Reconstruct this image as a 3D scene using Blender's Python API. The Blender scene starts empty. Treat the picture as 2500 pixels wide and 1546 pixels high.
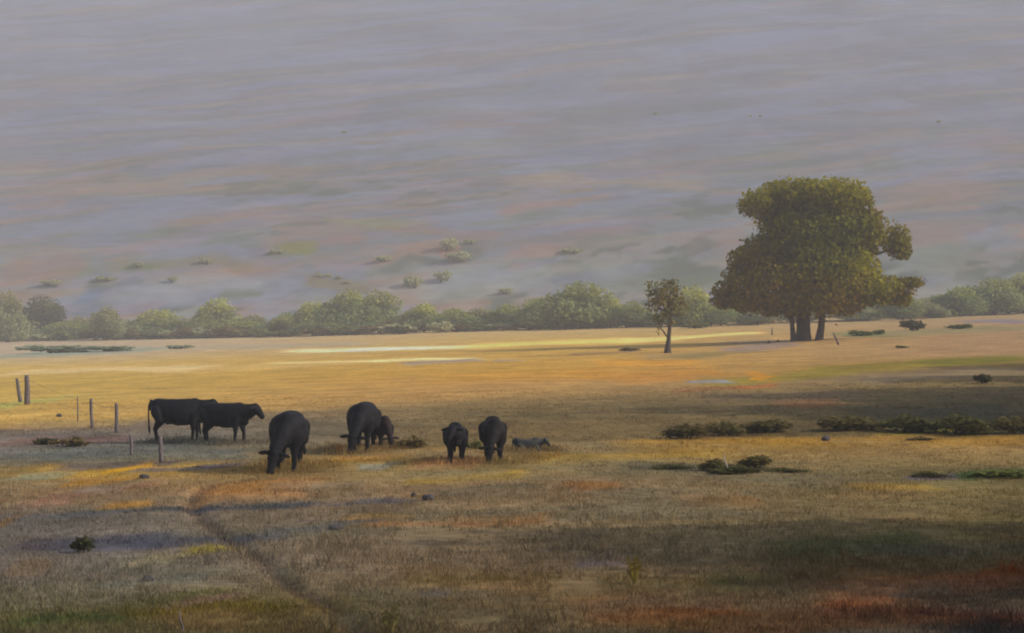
import bpy, bmesh, math, random
import numpy as np
from mathutils import Vector

# ------------------------------------------------------------------ scene, camera, light, exposure
scn = bpy.context.scene
F = 3964.0; HZ = 790.0; CAMZ = 3.6           # focal length and eye line in photograph pixels, eye height in metres
cam_d = bpy.data.cameras.new('camera'); cam = bpy.data.objects.new('camera', cam_d)
scn.collection.objects.link(cam); scn.camera = cam
cam.location = (0, 0, CAMZ); cam.rotation_euler = (math.radians(90), 0, 0)
cam_d.sensor_width = 36; cam_d.lens = 36*F/2500; cam_d.shift_y = (HZ-773)/2500
cam_d.clip_start = 0.3; cam_d.clip_end = 6000

SUN_EL, SUN_AZ = math.radians(29), math.radians(-7)     # from the right (+X), swung a little behind the scene (+Y)
world = bpy.data.worlds.new('World'); scn.world = world; world.use_nodes = True
wn = world.node_tree.nodes; wl = world.node_tree.links
sky = wn.new('ShaderNodeTexSky'); sky.sky_type = 'NISHITA'; sky.sun_disc = False
sky.sun_elevation = SUN_EL; sky.sun_rotation = math.radians(90) - SUN_AZ
sky.air_density = 1.0; sky.dust_density = 3.0; sky.ozone_density = 1.0
wn['Background'].inputs['Strength'].default_value = 0.13
wl.new(sky.outputs['Color'], wn['Background'].inputs['Color'])
sd = bpy.data.lights.new('sun', 'SUN'); sun = bpy.data.objects.new('sun', sd); scn.collection.objects.link(sun)
sd.energy = 4.0; sd.angle = math.radians(0.6); sd.color = (1.0, 0.90, 0.76)
sdir = Vector((math.cos(SUN_EL)*math.cos(SUN_AZ), math.cos(SUN_EL)*math.sin(SUN_AZ), math.sin(SUN_EL)))
sun.rotation_euler = sdir.to_track_quat('Z', 'Y').to_euler()
scn.view_settings.view_transform = 'Standard'; scn.view_settings.look = 'None'
scn.view_settings.exposure = 0.0; scn.view_settings.gamma = 1.0
cy = scn.cycles
cy.use_denoising = True; cy.max_bounces = 6; cy.volume_bounces = 2; cy.diffuse_bounces = 3; cy.transparent_max_bounces = 8
cy.filter_width = 2.0
HAZE_DENSITY = 0.0009
HAZE_COLOR = (0.775, 0.81, 0.90)

# ------------------------------------------------------------------ helpers
col = scn.collection
def smooth(a, b, x):
    t = np.clip((np.asarray(x, float)-a)/(b-a), 0, 1); return t*t*(3-2*t)
_tab = np.random.RandomState(7).rand(256, 256)
def vnoise(x, y, s=0):
    x = np.asarray(x, float)+17.3*s+1000; y = np.asarray(y, float)+9.1*s+1000
    xi = np.floor(x).astype(int); yi = np.floor(y).astype(int); fx = x-xi; fy = y-yi
    fx = fx*fx*(3-2*fx); fy = fy*fy*(3-2*fy)
    a = _tab[xi % 256, yi % 256]; b = _tab[(xi+1) % 256, yi % 256]; c = _tab[xi % 256, (yi+1) % 256]; d = _tab[(xi+1) % 256, (yi+1) % 256]
    return (a*(1-fx)+b*fx)*(1-fy)+(c*(1-fx)+d*fx)*fy
def fbm(x, y, s=0, o=4):
    v = 0; a = .5; t = 0
    for k in range(o):
        v = v+a*vnoise(np.asarray(x)*2**k, np.asarray(y)*2**k, s+k); t += a; a *= .5
    return v/t
def lin(h):
    c = np.array([int(h[i:i+2], 16)/255 for i in (1, 3, 5)])
    return np.where(c <= .04045, c/12.92, ((c+.055)/1.055)**2.4)

def G(x, y):                                    # the lie of the land: a pasture climbing gently away and to the right
    x = np.asarray(x, float); y = np.asarray(y, float)
    z = 0.036*150*np.tanh(x/150)*smooth(0, 130, y) + 0.0094*np.maximum(0, y-40)
    z = z + 0.30*(fbm(x/16, y/11, 3, 3)-.5)*smooth(2, 30, y)
    z = z + 0.07*(fbm(x/2.2, y/1.6, 5, 3)-.5)
    return z
def Gs(x, y): return float(G(x, y))
_RY = np.geomspace(7, 420, 900)
def spot(px, py):                               # where the sight line through a picture point meets the ground
    q = HZ-F*(G((px-1250)/F*_RY, _RY)-CAMZ)/_RY
    i = int(np.argmax(q <= py)) if (q <= py).any() else len(_RY)-1
    if i == 0: y = float(_RY[0])
    else: t = min(1, max(0, (q[i-1]-py)/(q[i-1]-q[i]+1e-9))); y = float(_RY[i-1]*(1-t)+_RY[i]*t)
    return (px-1250)/F*y, y

def tag(o, label=None, cat=None, group=None, kind=None):
    if label: o['label'] = label
    if cat: o['category'] = cat
    if group: o['group'] = group
    if kind: o['kind'] = kind
    return o
def empty(name, loc, rz=0):
    o = bpy.data.objects.new(name, None); col.objects.link(o); o.location = loc; o.rotation_euler = (0, 0, rz); return o
def link_mesh(name, V, Fc, mat, parent=None, colors=None, smooth_=True):
    me = bpy.data.meshes.new(name)
    V = np.asarray(V, np.float32); Fc = np.asarray(Fc, np.int32); n = Fc.shape[1]
    me.vertices.add(len(V)); me.vertices.foreach_set('co', V.ravel())
    me.loops.add(Fc.size); me.loops.foreach_set('vertex_index', Fc.ravel())
    me.polygons.add(len(Fc)); me.polygons.foreach_set('loop_start', np.arange(0, Fc.size, n, dtype=np.int32))
    if smooth_: me.polygons.foreach_set('use_smooth', np.ones(len(Fc), bool))
    me.update(calc_edges=True)
    if colors is not None:
        at = me.color_attributes.new('Col', 'FLOAT_COLOR', 'POINT')
        c = np.ones((len(V), 4), np.float32); c[:, :3] = np.clip(colors, 0, 1); at.data.foreach_set('color', c.ravel())
    me.materials.append(mat)
    o = bpy.data.objects.new(name, me); col.objects.link(o)
    if parent: o.parent = parent
    return o
def copy_tree(o, parent=None):
    c = o.copy(); col.objects.link(c); c.parent = parent
    for ch in list(o.children): copy_tree(ch, c)
    return c

class MB:                                       # collects tubes and quads into one mesh
    def __init__(s): s.V = []; s.Q = []; s.n = 0
    def add(s, V, Q): s.V.append(np.asarray(V, float)); s.Q.append(np.asarray(Q, int)+s.n); s.n += len(V)
    def tube(s, pts, rad, n=8, rng=None, rough=0, cap=True):
        pts = np.asarray(pts, float); rad = np.asarray(rad, float); m = len(pts); V = []
        for i in range(m):
            t = pts[min(i+1, m-1)]-pts[max(i-1, 0)]; t = t/(np.linalg.norm(t)+1e-9)
            a = np.cross(t, [0.13, 1, 0.07] if abs(t[1]) < .9 else [1, 0, 0]); a /= np.linalg.norm(a); b = np.cross(t, a)
            for k in range(n):
                an = 2*math.pi*k/n; r = rad[i]*(1+(rng.uniform(-rough, rough) if rng else 0))
                V.append(pts[i]+r*(a*math.cos(an)+b*math.sin(an)))
        Q = [(i*n+k, i*n+(k+1) % n, (i+1)*n+(k+1) % n, (i+1)*n+k) for i in range(m-1) for k in range(n)]
        if cap:
            V.append(pts[0]); V.append(pts[-1]); c0, c1 = len(V)-2, len(V)-1
            Q += [(c0, (k+1) % n, k, k) for k in range(n)] if False else []
            for k in range(0, n, 2):
                Q.append((c0, (k+2) % n, (k+1) % n, k)); Q.append((c1, (m-1)*n+k, (m-1)*n+(k+1) % n, (m-1)*n+(k+2) % n))
        s.add(V, Q)
    def build(s, name, mat, parent=None): return link_mesh(name, np.concatenate(s.V), np.concatenate(s.Q), mat, parent)

# ------------------------------------------------------------------ materials
def material(name, rough=.9, spec=.2):
    m = bpy.data.materials.new(name); m.use_nodes = True; nt = m.node_tree; b = nt.nodes['Principled BSDF']
    b.inputs['Roughness'].default_value = rough; b.inputs['Specular IOR Level'].default_value = spec
    return m, nt, b
def noise_mix(nt, b, src, scale, lo, hi, detail=6, stretch=(1, 1, 1)):
    """multiply a colour by a noise between lo and hi (uneven wear and growth)"""
    tc = nt.nodes.new('ShaderNodeTexCoord'); mp = nt.nodes.new('ShaderNodeMapping'); mp.inputs['Scale'].default_value = stretch
    no = nt.nodes.new('ShaderNodeTexNoise'); no.inputs['Scale'].default_value = scale; no.inputs['Detail'].default_value = detail
    mr = nt.nodes.new('ShaderNodeMapRange'); mr.inputs['From Min'].default_value = .3; mr.inputs['From Max'].default_value = .7
    mr.inputs['To Min'].default_value = lo; mr.inputs['To Max'].default_value = hi
    mx = nt.nodes.new('ShaderNodeMix'); mx.data_type = 'RGBA'; mx.blend_type = 'MULTIPLY'; mx.inputs[0].default_value = 1
    nt.links.new(tc.outputs['Object'], mp.inputs['Vector']); nt.links.new(mp.outputs[0], no.inputs['Vector'])
    nt.links.new(no.outputs['Fac'], mr.inputs['Value']); nt.links.new(src, mx.inputs[6]); nt.links.new(mr.outputs[0], mx.inputs[7])
    return mx.outputs[2]
def attr_mat(name, rough=.95, trans=0.0, layers=((3, .8, 1.2, (1, 1, 1)),), bump=0):
    m, nt, b = material(name, rough, .1)
    at = nt.nodes.new('ShaderNodeAttribute'); at.attribute_name = 'Col'; src = at.outputs['Color']
    for sc, lo, hi, st in layers: src = noise_mix(nt, b, src, sc, lo, hi, 6, st)
    nt.links.new(src, b.inputs['Base Color'])
    if trans:
        tr = nt.nodes.new('ShaderNodeBsdfTranslucent'); mx = nt.nodes.new('ShaderNodeMixShader'); mx.inputs[0].default_value = trans
        nt.links.new(src, tr.inputs['Color']); nt.links.new(b.outputs[0], mx.inputs[1]); nt.links.new(tr.outputs[0], mx.inputs[2])
        nt.links.new(mx.outputs[0], nt.nodes['Material Output'].inputs['Surface'])
    if bump:
        no = nt.nodes.new('ShaderNodeTexNoise'); no.inputs['Scale'].default_value = 4; no.inputs['Detail'].default_value = 8
        bp = nt.nodes.new('ShaderNodeBump'); bp.inputs['Distance'].default_value = bump; bp.inputs['Strength'].default_value = .6
        tc = nt.nodes.new('ShaderNodeTexCoord'); nt.links.new(tc.outputs['Object'], no.inputs['Vector'])
        nt.links.new(no.outputs['Fac'], bp.inputs['Height']); nt.links.new(bp.outputs[0], b.inputs['Normal'])
    return m
def plain_mat(name, c, rough=.9, spec=.2, sc=8, lo=.7, hi=1.3, stretch=(1, 1, 1)):
    m, nt, b = material(name, rough, spec)
    rgb = nt.nodes.new('ShaderNodeRGB'); rgb.outputs[0].default_value = (*c, 1)
    nt.links.new(noise_mix(nt, b, rgb.outputs[0], sc, lo, hi, 6, stretch), b.inputs['Base Color']); return m
M_ground = attr_mat('pasture soil and stubble', layers=((.55, .80, 1.2, (.5, 1, 1)), (5, .72, 1.28, (.6, 1, 1)), (30, .8, 1.2, (1, 1, 1))), bump=.05)
M_hill = attr_mat('hillside', layers=((.045, .9, 1.1, (.5, 1, 1)), (.35, .88, 1.12, (.5, 1, 1))), bump=.3)
M_grass = attr_mat('dry grass', .8, .25, layers=((1.2, .8, 1.2, (1, 1, 1)),))
M_leaf = attr_mat('leaves', .75, .38, layers=((.8, .8, 1.2, (1, 1, 1)),))
M_bark = plain_mat('bark', (.085, .068, .06), .95, .1, 6, .6, 1.4, (3, 3, .4))
M_wood = plain_mat('weathered post', (.16, .135, .14), .9, .1, 9, .6, 1.4, (4, 4, .5))
M_wire = plain_mat('rusty wire', (.11, .08, .07), .6, .3)
M_hide = plain_mat('black hide', (.0075, .0078, .0115), .72, .14, 5, .6, 1.5)
M_hide2 = plain_mat('faded black hide', (.013, .012, .013), .8, .12, 5, .6, 1.5)
M_redhide = plain_mat('reddish brown hide', (.026, .018, .019), .8, .12, 5, .7, 1.4)
M_greyhide = plain_mat('slate grey hide', (.040, .043, .046), .8, .25, 5, .7, 1.4)
M_rock = plain_mat('field stone', (.09, .08, .085), .9, .2, 5, .6, 1.4)
M_pale = plain_mat('pale dry wood', (.40, .38, .35), .9, .1, 8, .8, 1.2, (3, 3, .4))

# ------------------------------------------------------------------ ground colours: growth, soil, painted light and shade
# broad belts of the pasture, the dark band at right partly painted shade, each from the left edge of the picture to the right: (y left, y right, left colour, middle colour, right colour)
BELTS = [
 (800, 745, '#a89c8e', '#ab9c86', '#9c8a6c'), (838, 770, '#b09e84', '#b59c72', '#9a8460'), (868, 795, '#b0a08a', '#b89c64', '#9c8262'),
 (900, 830, '#c0a468', '#b8975a', '#9e8262'), (940, 858, '#b69a5c', '#b48f50', '#9c8060'), (985, 878, '#b89c60', '#b08a58', '#86703c'),
 (1030, 898, '#b49660', '#a4865a', '#75654c'), (1052, 915, '#7e7060', '#84704e', '#7c6a48'), (1075, 965, '#6c6862', '#6c5e42', '#6a5c40'),
 (1105, 1010, '#6a6862', '#6c5c40', '#60563a'), (1122, 1052, '#6e6a60', '#706040', '#584e34'), (1150, 1068, '#8c7444', '#8a7450', '#866c3e'),
 (1180, 1105, '#8c7450', '#80704c', '#86704c'), (1225, 1150, '#806c54', '#7a6850', '#665e40'), (1275, 1195, '#6a645c', '#786850', '#6e6242'),
 (1340, 1260, '#68625a', '#74664e', '#6a5e42'), (1400, 1330, '#6e665c', '#70624e', '#5e5438'), (1460, 1390, '#66604e', '#6a5c46', '#5a4a30'),
 (1510, 1450, '#5c5638', '#645236', '#543822'), (1600, 1560, '#54503c', '#5a462e', '#443024'), (2000, 1950, '#54503c', '#5a462e', '#443024')]
# strokes of growth, bare soil, and painted light and shade: (x0, y0, x1, y1, half height, colour, strength)
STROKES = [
 (690, 857, 1180, 846, 3.5, '#f6e4b0', 1.0), (850, 856, 1060, 850, 3.5, '#fff4d0', .9), (1120, 846, 1560, 832, 6, '#f0cc80', .95), (1500, 834, 1860, 812, 4.5, '#f4cc88', 1),  # strips of light across the far field, painted as pale straw
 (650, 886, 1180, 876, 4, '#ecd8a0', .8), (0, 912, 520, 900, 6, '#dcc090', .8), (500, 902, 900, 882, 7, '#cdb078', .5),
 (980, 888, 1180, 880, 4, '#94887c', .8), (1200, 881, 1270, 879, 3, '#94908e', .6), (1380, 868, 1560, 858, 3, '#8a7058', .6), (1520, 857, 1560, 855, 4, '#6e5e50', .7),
 (1560, 874, 1760, 862, 9, '#8c7c60', .5), (1640, 872, 1860, 856, 6, '#7e7248', .6), (1760, 856, 1960, 840, 8, '#8c7c78', .7), (1800, 842, 1950, 832, 6, '#8c8070', .6),  # last two: the great tree's shadow painted on the ground
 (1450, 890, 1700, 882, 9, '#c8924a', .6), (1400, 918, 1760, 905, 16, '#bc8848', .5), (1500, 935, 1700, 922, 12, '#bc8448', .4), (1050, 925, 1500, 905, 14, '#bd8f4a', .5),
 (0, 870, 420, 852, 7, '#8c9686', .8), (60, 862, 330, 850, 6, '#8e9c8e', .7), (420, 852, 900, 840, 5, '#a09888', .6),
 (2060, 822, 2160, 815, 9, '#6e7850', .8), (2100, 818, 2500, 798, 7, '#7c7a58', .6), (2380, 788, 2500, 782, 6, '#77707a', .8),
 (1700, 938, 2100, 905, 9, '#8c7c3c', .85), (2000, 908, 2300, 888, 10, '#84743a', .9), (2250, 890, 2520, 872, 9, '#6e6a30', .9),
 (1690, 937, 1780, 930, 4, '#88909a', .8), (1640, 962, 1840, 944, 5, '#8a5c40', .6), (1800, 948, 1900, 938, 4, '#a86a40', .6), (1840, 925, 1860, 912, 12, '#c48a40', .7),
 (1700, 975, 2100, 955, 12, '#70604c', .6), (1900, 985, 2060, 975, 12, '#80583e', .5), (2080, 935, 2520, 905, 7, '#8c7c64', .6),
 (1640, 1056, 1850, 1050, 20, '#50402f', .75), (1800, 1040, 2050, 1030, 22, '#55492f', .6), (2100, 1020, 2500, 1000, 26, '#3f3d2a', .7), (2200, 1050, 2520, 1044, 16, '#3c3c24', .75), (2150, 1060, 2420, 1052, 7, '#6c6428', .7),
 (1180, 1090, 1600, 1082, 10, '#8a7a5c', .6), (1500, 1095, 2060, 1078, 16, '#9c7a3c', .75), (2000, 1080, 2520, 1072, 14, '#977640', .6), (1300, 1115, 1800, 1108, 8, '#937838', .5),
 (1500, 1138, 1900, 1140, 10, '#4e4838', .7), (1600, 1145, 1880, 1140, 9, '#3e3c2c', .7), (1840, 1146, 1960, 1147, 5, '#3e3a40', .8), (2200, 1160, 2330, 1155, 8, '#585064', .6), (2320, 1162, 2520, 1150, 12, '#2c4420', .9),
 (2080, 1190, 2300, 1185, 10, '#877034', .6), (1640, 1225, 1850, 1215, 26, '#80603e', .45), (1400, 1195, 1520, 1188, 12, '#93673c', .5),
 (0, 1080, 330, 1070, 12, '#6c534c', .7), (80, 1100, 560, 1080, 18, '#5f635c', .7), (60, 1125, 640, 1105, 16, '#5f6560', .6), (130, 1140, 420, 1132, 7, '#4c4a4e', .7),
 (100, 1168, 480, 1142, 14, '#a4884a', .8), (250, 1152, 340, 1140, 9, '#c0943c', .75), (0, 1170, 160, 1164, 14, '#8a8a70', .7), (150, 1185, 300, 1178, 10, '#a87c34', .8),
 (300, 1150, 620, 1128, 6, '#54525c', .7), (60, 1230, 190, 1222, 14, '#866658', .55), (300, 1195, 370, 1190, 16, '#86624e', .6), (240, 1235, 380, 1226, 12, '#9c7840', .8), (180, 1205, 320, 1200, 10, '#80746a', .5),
 (480, 1208, 780, 1188, 24, '#94704a', .8), (560, 1190, 700, 1184, 14, '#9a7648', .6), (150, 1252, 560, 1230, 10, '#3e4144', .85), (440, 1240, 820, 1226, 10, '#3a3e48', .85), (0, 1262, 300, 1252, 10, '#5c5c5c', .6),  # the blue-grey strokes are painted strips of shade
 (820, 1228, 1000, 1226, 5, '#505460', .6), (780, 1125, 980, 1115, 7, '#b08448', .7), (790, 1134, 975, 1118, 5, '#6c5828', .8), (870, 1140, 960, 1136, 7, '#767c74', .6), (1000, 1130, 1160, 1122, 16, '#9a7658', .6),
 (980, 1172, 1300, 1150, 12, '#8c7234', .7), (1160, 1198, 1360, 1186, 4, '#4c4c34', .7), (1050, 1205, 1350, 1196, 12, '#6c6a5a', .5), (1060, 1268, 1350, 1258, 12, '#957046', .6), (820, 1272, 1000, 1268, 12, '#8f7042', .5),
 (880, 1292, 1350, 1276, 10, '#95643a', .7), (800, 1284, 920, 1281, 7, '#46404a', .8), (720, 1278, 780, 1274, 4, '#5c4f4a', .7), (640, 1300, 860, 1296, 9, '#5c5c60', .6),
 (0, 1340, 420, 1318, 20, '#44444e', .8), (300, 1325, 720, 1312, 10, '#42444e', .75), (410, 1350, 560, 1338, 12, '#84783c', .8), (300, 1368, 420, 1362, 14, '#8c8264', .6), (0, 1290, 40, 1260, 20, '#7c6038', .7),  # first two: long shade strips put into the ground colour
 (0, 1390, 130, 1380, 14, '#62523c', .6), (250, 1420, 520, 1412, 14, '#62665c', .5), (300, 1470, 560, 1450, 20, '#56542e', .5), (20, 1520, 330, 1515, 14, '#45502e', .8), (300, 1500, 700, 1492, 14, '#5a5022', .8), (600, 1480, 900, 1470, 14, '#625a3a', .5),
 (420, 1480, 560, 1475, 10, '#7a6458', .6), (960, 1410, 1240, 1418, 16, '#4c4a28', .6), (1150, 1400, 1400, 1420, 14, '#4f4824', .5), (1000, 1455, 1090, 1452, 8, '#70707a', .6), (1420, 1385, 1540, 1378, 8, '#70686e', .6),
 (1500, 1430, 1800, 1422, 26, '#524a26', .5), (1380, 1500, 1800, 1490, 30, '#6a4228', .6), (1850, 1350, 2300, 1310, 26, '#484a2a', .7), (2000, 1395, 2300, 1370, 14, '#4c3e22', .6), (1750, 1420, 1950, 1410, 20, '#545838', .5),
 (1980, 1470, 2520, 1400, 30, '#7a3c18', .85), (2000, 1510, 2520, 1480, 18, '#4a2c22', .7), (2150, 1455, 2330, 1445, 10, '#544e44', .6), (2300, 1550, 2520, 1530, 20, '#2c2226', .8), (2300, 1290, 2520, 1270, 22, '#5c5234', .5),  # rust growth, with the shade of the corner painted in
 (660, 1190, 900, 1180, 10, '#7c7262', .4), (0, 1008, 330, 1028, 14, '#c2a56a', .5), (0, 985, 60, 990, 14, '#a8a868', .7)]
_B = []
for yl, yr, a, b, c in BELTS:
    L = spot(0, yl)[1]; R_ = spot(2500, yr)[1]; _B.append((L, R_, lin(a), lin(b), lin(c)))
_B.sort(key=lambda t: t[0])
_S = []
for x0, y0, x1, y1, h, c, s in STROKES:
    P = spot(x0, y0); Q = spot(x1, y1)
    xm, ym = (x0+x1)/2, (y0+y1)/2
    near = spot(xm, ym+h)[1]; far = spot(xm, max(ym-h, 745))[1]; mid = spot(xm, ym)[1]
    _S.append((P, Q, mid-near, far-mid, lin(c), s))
TRAIL = [spot(*p) for p in ((600, 1172), (520, 1182), (475, 1205), (466, 1232), (490, 1262), (535, 1300), (590, 1338), (625, 1352), (648, 1378), (700, 1425), (750, 1452), (800, 1470), (850, 1510), (890, 1560))]
def trail_dist(x, y):
    d = np.full(np.shape(x), 99.0)
    for (ax, ay), (bx, by) in zip(TRAIL, TRAIL[1:]):
        vx, vy = bx-ax, by-ay; t = np.clip(((x-ax)*vx+(y-ay)*vy)/(vx*vx+vy*vy), 0, 1)
        d = np.minimum(d, np.hypot(x-ax-t*vx, y-ay-t*vy))
    return d
def ground_color(x, y):
    x = np.asarray(x, float); y = np.maximum(np.asarray(y, float), 1)
    wy = y*(1+.07*(fbm(x/(y*.03+1), y/(y*.02+.6), 11, 3)-.5)); wx = x+(fbm(x/3, y/2, 12, 3)-.5)*(.6+y*.012)
    u = np.clip(.5+(F*wx/np.maximum(wy, 5))/2500, -.3, 1.3)      # 0 at the left end of a belt, 1 at the right
    out = np.zeros(x.shape+(3,)); Ls = np.array([b[0] for b in _B]); Rs = np.array([b[1] for b in _B])
    cols = np.array([[b[2], b[3], b[4]] for b in _B])
    uc = np.clip(u, 0, 1)
    # the position of a belt at this u
    pos = Ls[None, :]**(1-uc.ravel()[:, None])*Rs[None, :]**uc.ravel()[:, None]
    k = (pos < wy.ravel()[:, None]).sum(1); k0 = np.clip(k-1, 0, len(_B)-1); k1 = np.clip(k, 0, len(_B)-1)
    idx = np.arange(len(k)); p0 = pos[idx, k0]; p1 = pos[idx, k1]
    t = np.where(p1 > p0, (wy.ravel()-p0)/np.maximum(p1-p0, 1e-6), 0); t = np.clip(t, 0, 1)
    def tri(kk):
        a = cols[kk, 0]; b = cols[kk, 1]; c = cols[kk, 2]; uu = uc.ravel()[:, None]
        return np.where(uu < .5, a+(b-a)*smooth(0, 1, uu*2), b+(c-b)*smooth(0, 1, uu*2-1))
    out = (tri(k0)*(1-t[:, None])+tri(k1)*t[:, None]).reshape(x.shape+(3,))
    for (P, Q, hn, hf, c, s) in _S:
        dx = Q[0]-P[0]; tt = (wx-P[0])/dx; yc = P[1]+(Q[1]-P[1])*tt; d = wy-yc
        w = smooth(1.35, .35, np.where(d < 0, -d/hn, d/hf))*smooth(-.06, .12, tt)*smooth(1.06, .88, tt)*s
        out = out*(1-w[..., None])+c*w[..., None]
    td = trail_dist(x+.12*(vnoise(x*2.2, y*2.2, 4)-.5), y)
    w = smooth(.19, .04, td)*(.30+.5*vnoise(x*.9, y*.9, 8))
    out = out*(1-w[..., None])+lin('#443832')*w[..., None]
    # sun-bleached, rusty and green wisps of growth
    n1 = fbm(x*.35, y*.22, 21, 4); n2 = fbm(x*.9, y*.5, 31, 4); n3 = fbm(x*.25, y*.5, 41, 3)
    out = out*(1+(n2-.5)*(.7-.4*smooth(50, 80, y)))[..., None]
    out = out*(1-.35*smooth(.56, .74, n1)[..., None])+np.array([.20, .12, .055])*(.35*smooth(.56, .74, n1)*smooth(70, 25, y))[..., None]+out*(.35*smooth(.56, .74, n1)*(1-smooth(70, 25, y)))[..., None]
    g = (.35*smooth(.55, .7, n3)*smooth(90, 25, y))[..., None]
    out = out*(1-g)+np.array([.10, .105, .075])*g
    return out
def albedo(x, y):
    c = ground_color(x, y)
    m = c.mean(-1, keepdims=True)
    sat = 1.20
    c = np.clip(m+(c-m)*sat, .004, 1)
    return np.clip(c*(1.24+.17*smooth(60, 34, y))[..., None], 0, .85)

# ------------------------------------------------------------------ ground and hillside
ys = [-60, -30, -12, -4, 0, 3, 6, 8]
while ys[-1] < 440: ys.append(ys[-1]+max(.05, ys[-1]*.0068))
ys = np.array(ys); s = np.linspace(-1, 1, 521); u = .38*s+2.4*s**7
X = u[None, :]*(np.maximum(ys, 0)[:, None]+9); Y = np.repeat(ys[:, None], len(s), 1)
Z = G(X, Y)-.07*smooth(.3, .05, trail_dist(X, Y))
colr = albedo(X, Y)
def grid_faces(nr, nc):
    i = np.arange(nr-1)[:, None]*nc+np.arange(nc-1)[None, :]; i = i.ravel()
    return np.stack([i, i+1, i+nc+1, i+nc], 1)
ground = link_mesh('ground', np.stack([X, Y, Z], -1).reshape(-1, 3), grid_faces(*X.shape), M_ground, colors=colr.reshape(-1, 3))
tag(ground, kind='structure')

def H(x, y):                                    # the long hazy slope behind the tree belt
    t = np.maximum(0, y-392-.05*x)
    z = G(x, np.minimum(y, 430))-.4
    ramp = .40*t*smooth(0, 60, t)+.02*t
    return z+ramp*(1+.10*np.tanh(x/300))+(9*(fbm(x/120, y/90, 61, 3)-.5)+2.0*(fbm(x/25, y/14, 63, 3)-.5))*smooth(20, 160, t)
def hill_spot(px, py):
    ry = np.linspace(398, 860, 500); q = HZ-F*(H((px-1250)/F*ry, ry)-CAMZ)/ry
    i = int(np.argmax(q <= py)) if (q <= py).any() else 499
    return (px-1250)/F*float(ry[i]), float(ry[i])
hy = np.concatenate([np.linspace(380, 900, 420)]); hx = np.concatenate([np.linspace(-640, -330, 40), np.linspace(-325, 325, 480), np.linspace(330, 640, 40)])
HX, HY = np.meshgrid(hx, hy); HZv = H(HX, HY)
hc = lin('#7c7e8e')[None, None, :]*np.ones(HX.shape+(3,))  # pale base colour carries part of the haze
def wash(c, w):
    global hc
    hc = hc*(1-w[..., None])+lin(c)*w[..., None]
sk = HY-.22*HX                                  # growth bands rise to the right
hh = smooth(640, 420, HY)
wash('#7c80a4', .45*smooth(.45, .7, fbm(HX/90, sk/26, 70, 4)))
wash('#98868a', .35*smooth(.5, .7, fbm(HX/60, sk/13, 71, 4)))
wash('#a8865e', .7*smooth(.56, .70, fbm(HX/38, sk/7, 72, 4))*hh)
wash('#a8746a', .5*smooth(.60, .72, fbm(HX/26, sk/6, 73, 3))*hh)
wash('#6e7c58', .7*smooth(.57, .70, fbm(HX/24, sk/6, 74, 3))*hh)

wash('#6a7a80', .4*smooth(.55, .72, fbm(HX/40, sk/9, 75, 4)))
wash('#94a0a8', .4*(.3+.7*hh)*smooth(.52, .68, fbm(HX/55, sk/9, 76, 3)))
wash('#a9ada8', .75*smooth(462, 405, HY-.05*HX)*(.5+fbm(HX/40, HY/14, 77, 3)))  # pale mist at the foot of the slope, painted in
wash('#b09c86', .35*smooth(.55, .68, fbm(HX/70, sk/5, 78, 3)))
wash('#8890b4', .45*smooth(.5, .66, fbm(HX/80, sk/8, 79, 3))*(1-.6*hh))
h3 = smooth(580, 440, HY)
wash('#56645a', .8*smooth(.50, .60, fbm(HX/9, sk/5, 84, 4))*smooth(.42, .56, fbm(HX/45, sk/22, 85, 2))*h3)
wash('#b88c78', .6*smooth(.52, .62, fbm(HX/14, sk/5, 86, 4))*smooth(.42, .56, fbm(HX/40, sk/25, 87, 2))*h3)
wash('#8a94bc', .5*smooth(.52, .64, fbm(HX/36, sk/9, 88, 4)))
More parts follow.
